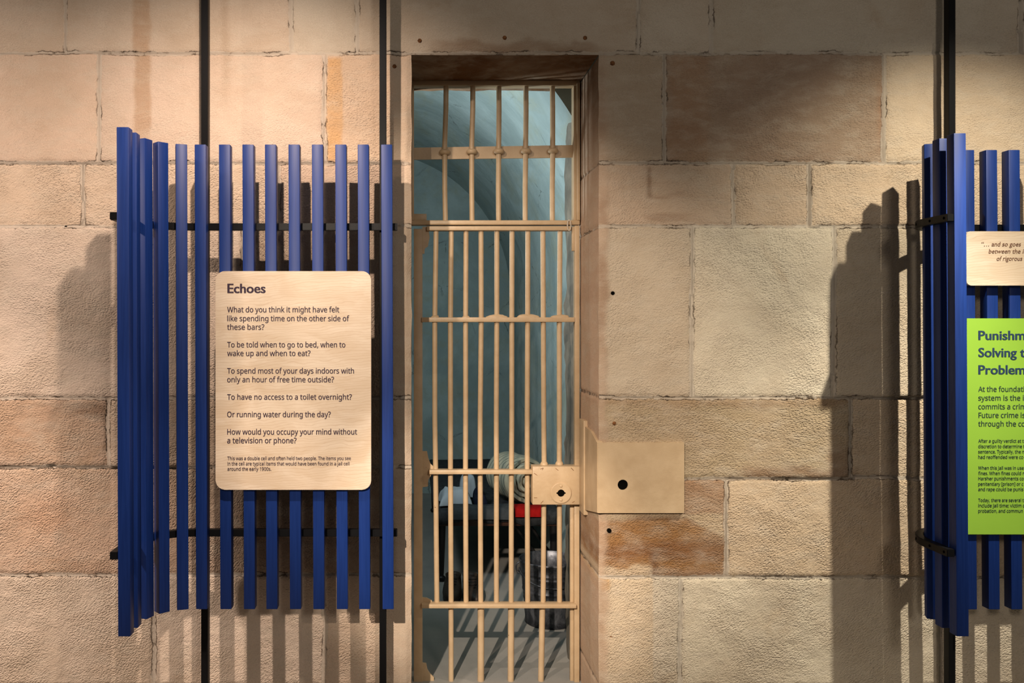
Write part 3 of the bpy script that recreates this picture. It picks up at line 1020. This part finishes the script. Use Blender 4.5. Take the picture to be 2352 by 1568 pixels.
def slat_mesh(c, ang, z0, z1, lean):
    bm = bmesh.new()
    h = .0197
    box(bm, (-h, -h, z0), (h, h, z1), .0022, 2)
    m = Matrix.Translation((c[0], c[1], 0)) @ Matrix.Rotation(ang, 4, 'Z')
    bmesh.ops.transform(bm, matrix=m, verts=bm.verts[:])
    zc = (z0 + z1) / 2
    for v in bm.verts: v.co.x -= (v.co.z - zc) * lean
    return bm


def screen(label, sgn, x1, flat_x, Df, zt, zb, rails, x_end, poles, lean, arc_da):
    """sgn +1: curled end at the left coming forward; -1 mirrored. x1: x of the front slat; Df: camera distance of the flat slats' faces"""
    yf = Df - DW                       # front face of the flat slats
    yc = yf + .0197
    root = empty('slatted_screen', (sum(flat_x) / len(flat_x), 0, 0), label, 'screen', None)
    Rs = .16
    xc = x1 + sgn * Rs                 # centre of the curl
    cy = yc - Rs
    slats = [((x1, yc - .268), 90), ((x1, yc - .190), 90)]
    for th in arc_da:
        a = math.radians(th)
        slats.append(((xc - sgn * Rs * math.sin(a), cy + Rs * math.cos(a)), th))
    for x in flat_x: slats.append(((x, yc), 0))
    for (cxy, th) in slats:
        obj('slat', slat_mesh(cxy, sgn * math.radians(th), zb, zt, lean), M_blue, root, True)
    off = .0197 + .0125
    for z in rails:
        pts = [Vector((x1 - sgn * off, yc - .285, z))]
        Rr = Rs + off
        for k in range(25):
            a = math.radians(90 - 90 * k / 24)
            pts.append(Vector((xc - sgn * Rr * math.sin(a), cy + Rr * math.cos(a), z)))
        pts.append(Vector((x_end, yc + off, z)))
        bm = bmesh.new(); sweep_rect(bm, pts, .0124, .0124)
        bmesh.ops.recalc_face_normals(bm, faces=bm.faces[:])
        es = [e for e in bm.edges if len(e.link_faces) == 2 and e.calc_face_angle(0) > 1.2]
        bmesh.ops.bevel(bm, geom=es, offset=.0015, segments=2, affect='EDGES')
        rl = obj('rail', bm, M_black, root, True, 50)
        for (cxy, th) in slats[:5]:
            a = math.radians(th)
            dx, dy = -sgn * math.sin(a), math.cos(a)
            q = Vector((cxy[0] + dx * (off + .0124), cxy[1] + dy * (off + .0124), z))
            bm = bmesh.new(); tube(bm, [q - Vector((dx, dy, 0)) * .001, q + Vector((dx, dy, 0)) * .0012], .0045, 12)
            obj('screw_head', bm, M_void, rl)
    yr = yc + off + .0124
    for xp in poles:
        bm = bmesh.new(); box(bm, (xp - .0122, yr, 0), (xp + .0122, yr + .032, 3.1), .0012, 1)
        obj('pole', bm, M_black, root, True)
    return root, yf


DL = 3.05
lx = lambda px: (px + 13 + 1.5 - VX) / F * DL
flatL = [lx(q) for q in (446.8, 502.6, 556.6, 608.3, 662.4, 716.2, 770, 821.5, 875.3)]
z_t = CH + (VY - 331.5) / F * DL; z_b = CH + (VY - 1399) / F * DL
scrL, yL = screen('blue slatted screen left of the cell door, its curled end at the left', 1, -.9205, flatL, DL, z_t, z_b,
                  (CH + .3515, CH - .7354), -.050, ((470.5 - VX) / F * 3.12, (879.5 - VX) / F * 3.12), .0032, (68, 43, 17))
DR = 3.083
rx = lambda c: (c - VX) / F * DR
flatR = [rx(2228.5), rx(2281), rx(2333)] + [rx(2333) + .081 * k for k in range(1, 6)]
z_tR = CH + (VY - 344) / F * DR; z_bR = CH + (VY - 1399.5) / F * DR
scrR, yR = screen('blue slatted screen cut by the right edge, its curled end towards the door', -1 + 2 * 1, 1.778, flatR, DR, z_tR, z_bR,
                  (CH + .3505, CH - .7354), flatR[-1] + .06, (1.955, 2.50), .006, (70, 45, 18))

# sign panels
def panel(name, label, px0, px1, py0, py1, D, thick, rad, mat):
    x0_, x1_ = (px0 - VX) / F * D, (px1 - VX) / F * D
    z0_, z1_ = CH + (VY - py1) / F * D, CH + (VY - py0) / F * D
    root = empty(name, ((x0_ + x1_) / 2, D - DW, z0_), label, 'sign')
    bm = bmesh.new()
    poly = rounded(x0_, x1_, z0_, z1_, rad) if rad else [(x0_, z0_), (x1_, z0_), (x1_, z1_), (x0_, z1_)]
    plate(bm, poly, D - DW, D - DW + thick, .0012)
    obj('board', bm, mat, root, True, 50)
    return root


PD = 3.031
sg = panel('information_panel', 'rounded birch plywood panel headed Echoes on the left blue screen', 495, 852.5, 622.5, 1124.5, PD, .0185, .032, M_ply)
py_ = PD - DW - .0004
letters('title_lettering', [('Echoes', 523, 672.5, 609.5)], PD, py_, M_ink, sg, 21.0, .009, (.024, 0))
LW = (.013, .009)
for para in ([('What do you think it might have felt', 522, 717, 779), ('like spending time on the other side of', 522, 737.3, 802), ('these bars?', 522, 757, 607)],
             [('To be told when to go to bed, when to', 522, 797.5, 793), ('wake up and when to eat?', 522, 817.2, 713)],
             [('To spend most of your days indoors with', 522, 857.5, 813), ('only an hour of free time outside?', 522, 877.5, 767)],
             [('To have no access to a toilet overnight?', 522, 917.5, 808)], [('Or running water during the day?', 522, 957.5, 759.5)],
             [('How would you occupy your mind without', 522, 997.5, 820), ('a television or phone?', 522, 1017.3, 681)]):
    letters('body_lettering', para, PD, py_, M_ink, sg, 12.4, 0, LW, 0, FONT)
letters('small_lettering', [('This was a double cell and often held two people. The items you see', 522.5, 1056, 805.7), ('in the cell are typical items that would have been found in a jail cell', 522.5, 1068.3, 802.3), ('around the early 1900s.', 522.5, 1080.3, 623)],
        PD, py_, M_ink, sg, 7.8, 0, LW, 0, FONT)

QD = 3.058
qs = panel('quote_panel', 'small rounded plywood panel with an italic quotation on the right screen', 2219.5, 2560, 531, 655.5, QD, .0185, .016, M_ply)
letters('quote_lettering', [('\u201c\u2026 and so goes', 2253, 565.5, 2346.5), ('between the i', 2270.5, 581.8, 2352), ('of rigorous', 2288.5, 598.5, 2349.5)], QD, QD - DW - .0004, M_inkbr, qs, 10.2, 0, (.008, .004), .2)
ND = 3.072
gs = panel('green_panel', 'lime green text panel hanging on the right screen below the quotation', 2220, 2600, 731, 1227.5, ND, .006, 0, M_green)
gy = ND - DW - .0004
for ln in (('Punishm', 2247.5, 780, 2354), ('Solving t', 2247.5, 819.4, 2354), ('Problem', 2247.5, 859, 2354)):
    letters('title_lettering', [ln], ND, gy, M_inkb, gs, 20.5, .009, (.023, 0))
letters('body_lettering', [('At the foundati', 2247, 899.2, 2352.5), ('system is the i', 2247, 919.4, 2351), ('commits a crim', 2247, 939.3, 2356), ('Future crime is', 2247.5, 959, 2354), ('through the co', 2247, 978.8, 2354)], ND, gy, M_inkg, gs, 11.8, 0, LW, 0, FONT)
for para in ([('After a guilty verdict at t', 1016, 2351), ('discretion to determine t', 1028.5, 2353), ('sentence. Typically, the n', 1040.7, 2352), ('had reoffended were co', 1053, 2350)],
             [('When this Jail was in use', 1078, 2351), ('fines. When fines could n', 1090.2, 2353), ('Harsher punishments co', 1102.2, 2351), ('penitentiary [prison] or c', 1114.8, 2350), ('and rape could be punis', 1127, 2350)],
             [('Today, there are several t', 1152, 2351), ('include jail time; victim o', 1164.3, 2354), ('probation, and commun', 1176.6, 2349)]):
    letters('small_lettering', [(s_, 2246.8, b_, r_) for s_, b_, r_ in para], ND, gy, M_inkg, gs, 7.6, 0, LW, 0, FONT)

# ------------------------------------------------------------------ inside the cell
BD0, BD1 = 4.95, 6.85
by0, by1 = BD0 - DW, BD1 - DW
bx0, bx1 = .150, .835
bed = empty('cell_bed', ((bx0 + bx1) / 2, (by0 + by1) / 2, 0), 'narrow dark wooden bed with black legs along the right cell wall', 'bed')
for lxx, lyy in ((bx0 + .022, by0 + .03), (bx1 - .022, by0 + .03), (bx0 + .022, by1 - .03), (bx1 - .022, by1 - .03)):
    bm = bmesh.new()
    lathe(bm, [(.012, .03), (.014, .05), (.02, .2), (.026, .36), (.026, .383)], (lxx, lyy, 0), 14, True)
    lg = obj('leg', bm, M_bedblack, bed, True)
    bm = bmesh.new(); lathe(bm, [(.006, .002), (.018, .004), (.024, .014), (.022, .026), (.013, .034)], (lxx, lyy, 0), 16, True)
    obj('foot', bm, M_bedblack, lg, True)
for lo, hi in (((bx0, by0, .322), (bx1, by0 + .03, .385)), ((bx0, by1 - .03, .322), (bx1, by1, .385)), ((bx0, by0 + .03, .322), (bx0 + .03, by1 - .03, .385)), ((bx1 - .03, by0 + .03, .322), (bx1, by1 - .03, .385))):
    bm = bmesh.new(); box(bm, lo, hi, .004); obj('rail', bm, M_darkwood, bed, True)
bm = bmesh.new(); box(bm, (bx0 + .03, by0 + .03, .365), (bx1 - .03, by1 - .03, .385)); obj('slat_base', bm, M_darkwood, bed)
for a, b in (((bx1 - .25, by0 + .05, .322), (bx1 - .05, by0 + .05, .06)), ((bx1 - .16, by0 + .09, .322), (bx1 + -.03, by0 + .09, .14))):
    bm = bmesh.new(); tube(bm, [a, b], .009, 8); obj('brace', bm, M_bedblack, bed, True)


def cloth(name, cx, cy, z0, sx, sy, h, seed, mat, label, cat, droop=None, nx=34, ny=26, amp=.35, power=4):
    """soft folded heap with a real underside"""
    bm = bmesh.new()
    top = []; bot = []
    for i in range(nx + 1):
        u = -1 + 2 * i / nx
        ra = []; rb = []
        for j in range(ny + 1):
            v = -1 + 2 * j / ny
            e = max(0.0, 1 - abs(u) ** power) ** .5 * max(0.0, 1 - abs(v) ** power) ** .5
            nz = 1 + amp * float(fbm(u * 1.6 + seed, v * 1.6 - seed, seed, 3))
            wob = 1 + .08 * float(vnoise(u * 2 + seed, v * 2, seed + 3))
            x = cx + u * sx * wob; y = cy + v * sy * wob
            z = z0 + .002 + h * e * nz
            d = droop(x, y) if droop else 0.0
            ra.append(bm.verts.new((x, y, z - d)))
            rb.append(bm.verts.new((x, y, z0 - d - (.004 if d else 0))))
        top.append(ra); bot.append(rb)
    for i in range(nx):
        for j in range(ny):
            bm.faces.new((top[i][j], top[i + 1][j], top[i + 1][j + 1], top[i][j + 1]))
            bm.faces.new((bot[i][j], bot[i][j + 1], bot[i + 1][j + 1], bot[i + 1][j]))
    for i in range(nx):
        bm.faces.new((top[i][0], bot[i][0], bot[i + 1][0], top[i + 1][0]))
        bm.faces.new((top[i][ny], top[i + 1][ny], bot[i + 1][ny], bot[i][ny]))
    for j in range(ny):
        bm.faces.new((top[0][j], top[0][j + 1], bot[0][j + 1], bot[0][j]))
        bm.faces.new((top[nx][j], bot[nx][j], bot[nx][j + 1], top[nx][j + 1]))
    o = obj(name, bm, mat, None, True, 180)
    origin_to_base(o)
    return tag(o, label, cat)


# blanket spread over the whole bed
bm = bmesh.new()
nx, ny = 30, 44
g = []
for i in range(nx + 1):
    r = []
    for j in range(ny + 1):
        u = bx0 - .05 + (bx1 - bx0 + .065) * i / nx
        v = by0 - .07 + (by1 - by0 + .07) * j / ny
        z = .410 + .006 * float(fbm(u * 8, v * 8, 15, 3))
        if u < bx0 - .018: z -= (bx0 - .018 - u) * 1.7; u = bx0 - .018 - .004 * (i % 2)
        if v < by0 - .018: z -= (by0 - .018 - v) * (1.2 + .4 * float(vnoise(u * 9, 1, 4))); v = by0 - .020 + .003 * math.sin(u * 30)
        r.append(bm.verts.new((min(u, bx1 + .008), v, z)))
    g.append(r)
for i in range(nx):
    for j in range(ny): bm.faces.new((g[i][j], g[i + 1][j], g[i + 1][j + 1], g[i][j + 1]))
bl = obj('blanket', bm, M_blanket, None, True, 180)
md = bl.modifiers.new('thick', 'SOLIDIFY'); md.thickness = .012; md.offset = -1
origin_to_base(bl)
tag(bl, 'dark charcoal wool blanket spread over the cell bed', 'blanket')
ZB = .420

cloth('crumpled_linen', .258, by0 + .19, ZB, .092, .115, .08, 5, M_white, 'crumpled white linen on the near left corner of the bed', 'linen', None, amp=.3)
cloth('folded_towel', .345, by0 + .37, ZB, .05, .045, .13, 9, M_white, 'small folded white cloth standing behind the crumpled linen', 'towel', None, amp=.05, power=6)
cloth('heaped_clothes', .402, by0 + .17, ZB, .038, .10, .085, 12, M_navy, 'dark navy clothes heaped between the white linen and the rolled mattress', 'clothes', None, amp=.55)


def drape(name, x0, x1, mat, label, cat, drop, seed):
    """cloth lying on the foot edge of the bed with a flap hanging in front"""
    path = [(by0 + .055, ZB), (by0 + .02, ZB + .001), (by0 - .018, ZB), (by0 - .030, ZB - .008), (by0 - .034, ZB - drop * .5), (by0 - .035, ZB - drop)]
    bm = bmesh.new()
    n = 24
    A = []; B = []
    for i in range(n + 1):
        x = x0 + (x1 - x0) * i / n
        w = .004 * float(vnoise(x * 22, seed, seed))
        ra = []; rb = []
        for k, (y, z) in enumerate(path):
            d = .016 + w
            ny, nz = ((0, 1), (0, 1), (-.4, .9), (-.9, .4), (-1, 0), (-1, 0))[k]
            ra.append(bm.verts.new((x, y + ny * d, z + nz * d))); rb.append(bm.verts.new((x, y + ny * .002, z + nz * .002)))
        A.append(ra); B.append(rb)
    for i in range(n):
        for k in range(len(path) - 1):
            bm.faces.new((A[i][k], A[i + 1][k], A[i + 1][k + 1], A[i][k + 1]))
            bm.faces.new((B[i][k], B[i][k + 1], B[i + 1][k + 1], B[i + 1][k]))
        for k in (0, len(path) - 1):
            bm.faces.new((A[i][k], B[i][k], B[i + 1][k], A[i + 1][k]))
    for i in (0, n):
        for k in range(len(path) - 1):
            bm.faces.new((A[i][k], A[i][k + 1], B[i][k + 1], B[i][k]))
    o = obj(name, bm, mat, None, True, 60)
    origin_to_base(o)
    return tag(o, label, cat)


drape('folded_cloth', .215, .575, M_grey, 'grey cloth folded over the foot edge of the bed', 'cloth', .05, 4)
drape('folded_blanket', .585, .755, M_red, 'bright red folded blanket hanging below the rolled mattress', 'blanket', .036, 9)

# rolled mattress
roll = empty('rolled_mattress', (.622, by0 + .25, ZB), 'rolled striped ticking mattress at the foot of the cell bed', 'mattress')
bm = bmesh.new()
turns, r0, r1, th_ = 3.3, .026, .126, .031
N, Mn, L = 130, 12, .30
rotm = Matrix.Translation((.622, by0 + .25, ZB + r1 + .022)) @ Matrix.Rotation(math.radians(20), 4, 'Z')
og = []; ig = []
for i in range(N + 1):
    f = i / N
    a = 2 * math.pi * turns * f + 2.7
    r = r0 + (r1 - r0) * f
    ro = []; ri = []
    for j in range(Mn + 1):
        yy = -L / 2 + L * j / Mn + .03 * (1 - f) * -1 + .012 * float(vnoise(a * 1.7, j * .4, 3)) * (1 if j in (0, 1, Mn) else .2)
        w = .006 * float(vnoise(a * 3.1, yy * 20, 7))
        edge = .55 if j in (0, Mn) else 1.0
        ro.append(bm.verts.new(rotm @ Vector(((r + (th_ / 2 + w) * edge) * math.cos(a), yy, (r + (th_ / 2 + w) * edge) * math.sin(a)))))
        ri.append(bm.verts.new(rotm @ Vector(((r - (th_ / 2 - w) * edge) * math.cos(a), yy, (r - (th_ / 2 - w) * edge) * math.sin(a)))))
    og.append(ro); ig.append(ri)
for i in range(N):
    for j in range(Mn):
        bm.faces.new((og[i][j], og[i + 1][j], og[i + 1][j + 1], og[i][j + 1]))
        bm.faces.new((ig[i][j], ig[i][j + 1], ig[i + 1][j + 1], ig[i + 1][j]))
    bm.faces.new((og[i][0], ig[i][0], ig[i + 1][0], og[i + 1][0]))
    bm.faces.new((og[i][Mn], og[i + 1][Mn], ig[i + 1][Mn], ig[i][Mn]))
for i in (0, N):
    for j in range(Mn):
        bm.faces.new((og[i][j], og[i][j + 1], ig[i][j + 1], ig[i][j]))
obj('ticking', bm, M_ticking, roll, True, 60)
# boots
def boot(x, y, label, turn):
    root = empty('boot', (x, y, 0), label, 'boot', 'pair of boots under the foot of the bed')
    m = Matrix.Translation((x, y, 0)) @ Matrix.Rotation(turn, 4, 'Z')
    def ring(bm, z, yc, hl, hw, n=28, toe=0.0):
        vs = []
        for k in range(n):
            a = 2 * math.pi * k / n
            yy = math.sin(a) * hl + yc
            xx = math.cos(a) * hw * (1 + .14 * math.cos(2 * a) * 0 - .12 * max(0, math.sin(a)))
            vs.append(bm.verts.new(m @ Vector((xx, yy, z - toe * max(0, -math.sin(a))))))
        return vs
    bm = bmesh.new()
    lv = [(q[0] if q[0] < .05 else .05 + (q[0] - .05) * .6,) + (q[1], q[2], q[3] * 1.08) for q in [(.018, 0, .135, .045), (.04, 0, .138, .048), (.06, .005, .13, .047), (.078, .02, .112, .045), (.094, .045, .084, .043), (.112, .062, .062, .04), (.135, .068, .052, .038), (.155, .07, .053, .040), (.158, .07, .050, .037), (.13, .068, .046, .033), (.09, .06, .046, .033)]]
    rs = [ring(bm, *q, toe=.0) for q in lv]
    for a, b in zip(rs, rs[1:]):
        for k in range(len(a)): bm.faces.new((a[k], a[(k + 1) % len(a)], b[(k + 1) % len(a)], b[k]))
    bm.faces.new(rs[0][::-1]); bm.faces.new(rs[-1])
    obj('upper', bm, M_leather, root, True, 180)
    bm = bmesh.new()
    rs = [ring(bm, z, 0, l, w) for z, l, w in ((0.0, .136, .046), (.016, .142, .050), (.02, .140, .049))]
    for a, b in zip(rs, rs[1:]):
        for k in range(len(a)): bm.faces.new((a[k], a[(k + 1) % len(a)], b[(k + 1) % len(a)], b[k]))
    bm.faces.new(rs[0][::-1]); bm.faces.new(rs[-1])
    obj('sole', bm, M_sole, root, True, 50)
    for k in range(4):
        zz = .076 + .010 * k; yy = -.050 + .017 * k
        bm = bmesh.new(); tube(bm, [m @ Vector((-.022, yy + .02, zz - .004)), m @ Vector((0, yy - .002, zz + .003)), m @ Vector((.022, yy + .02, zz - .004))], .0026, 8)
        obj('lace', bm, M_sole, root, True)
BY = 4.66 - DW
boot((1039 - VX) / F * 4.66, BY, 'left of two dark brown boots by the bed leg', -.12)
boot((1085 - VX) / F * 4.66, BY - .01, 'right of two dark brown boots by the bed leg', .10)

# bucket
bc = Vector(((1270 - VX) / F * 4.27 - .012, 4.30 - DW, 0))
bk = empty('zinc_bucket', bc, 'worn grey zinc bucket on the floor behind the cell door', 'bucket')
bm = bmesh.new()
prof = [(.108, .012), (.118, .0), (.122, .004), (.120, .03), (.1235, .06), (.127, .12), (.1300, .122), (.1300, .127), (.128, .13), (.1315, .16), (.1345, .163), (.1345, .168), (.1325, .171), (.138, .228), (.1415, .231), (.1415, .238), (.1395, .241), (.1405, .249), (.1435, .252), (.1435, .258), (.142, .261), (.147, .300), (.151, .303), (.152, .309), (.149, .313), (.1455, .309), (.139, .24), (.118, .02), (.0005, .018)]
lathe(bm, prof, bc, 56)
obj('body', bm, M_zinc, bk, True, 50)
bm = bmesh.new()
tube(bm, [bc + Vector((.151 * math.cos(a), -.151 * math.sin(a) * 1.02 - .004 if True else 0, .268 - .06 * math.sin(a))) for a in [math.pi * k / 24 for k in range(25)]], .0028, 8)
obj('handle', bm, M_zinc, bk, True)
for s in (-1, 1):
    bm = bmesh.new()
    tube(bm, [bc + Vector((s * (.149 + .016 * math.sin(t)), .0, .268 + .026 * math.cos(t))) for t in [math.pi * k / 12 for k in range(13)]], .004, 8)
    obj('ear', bm, M_zinc, bk, True)
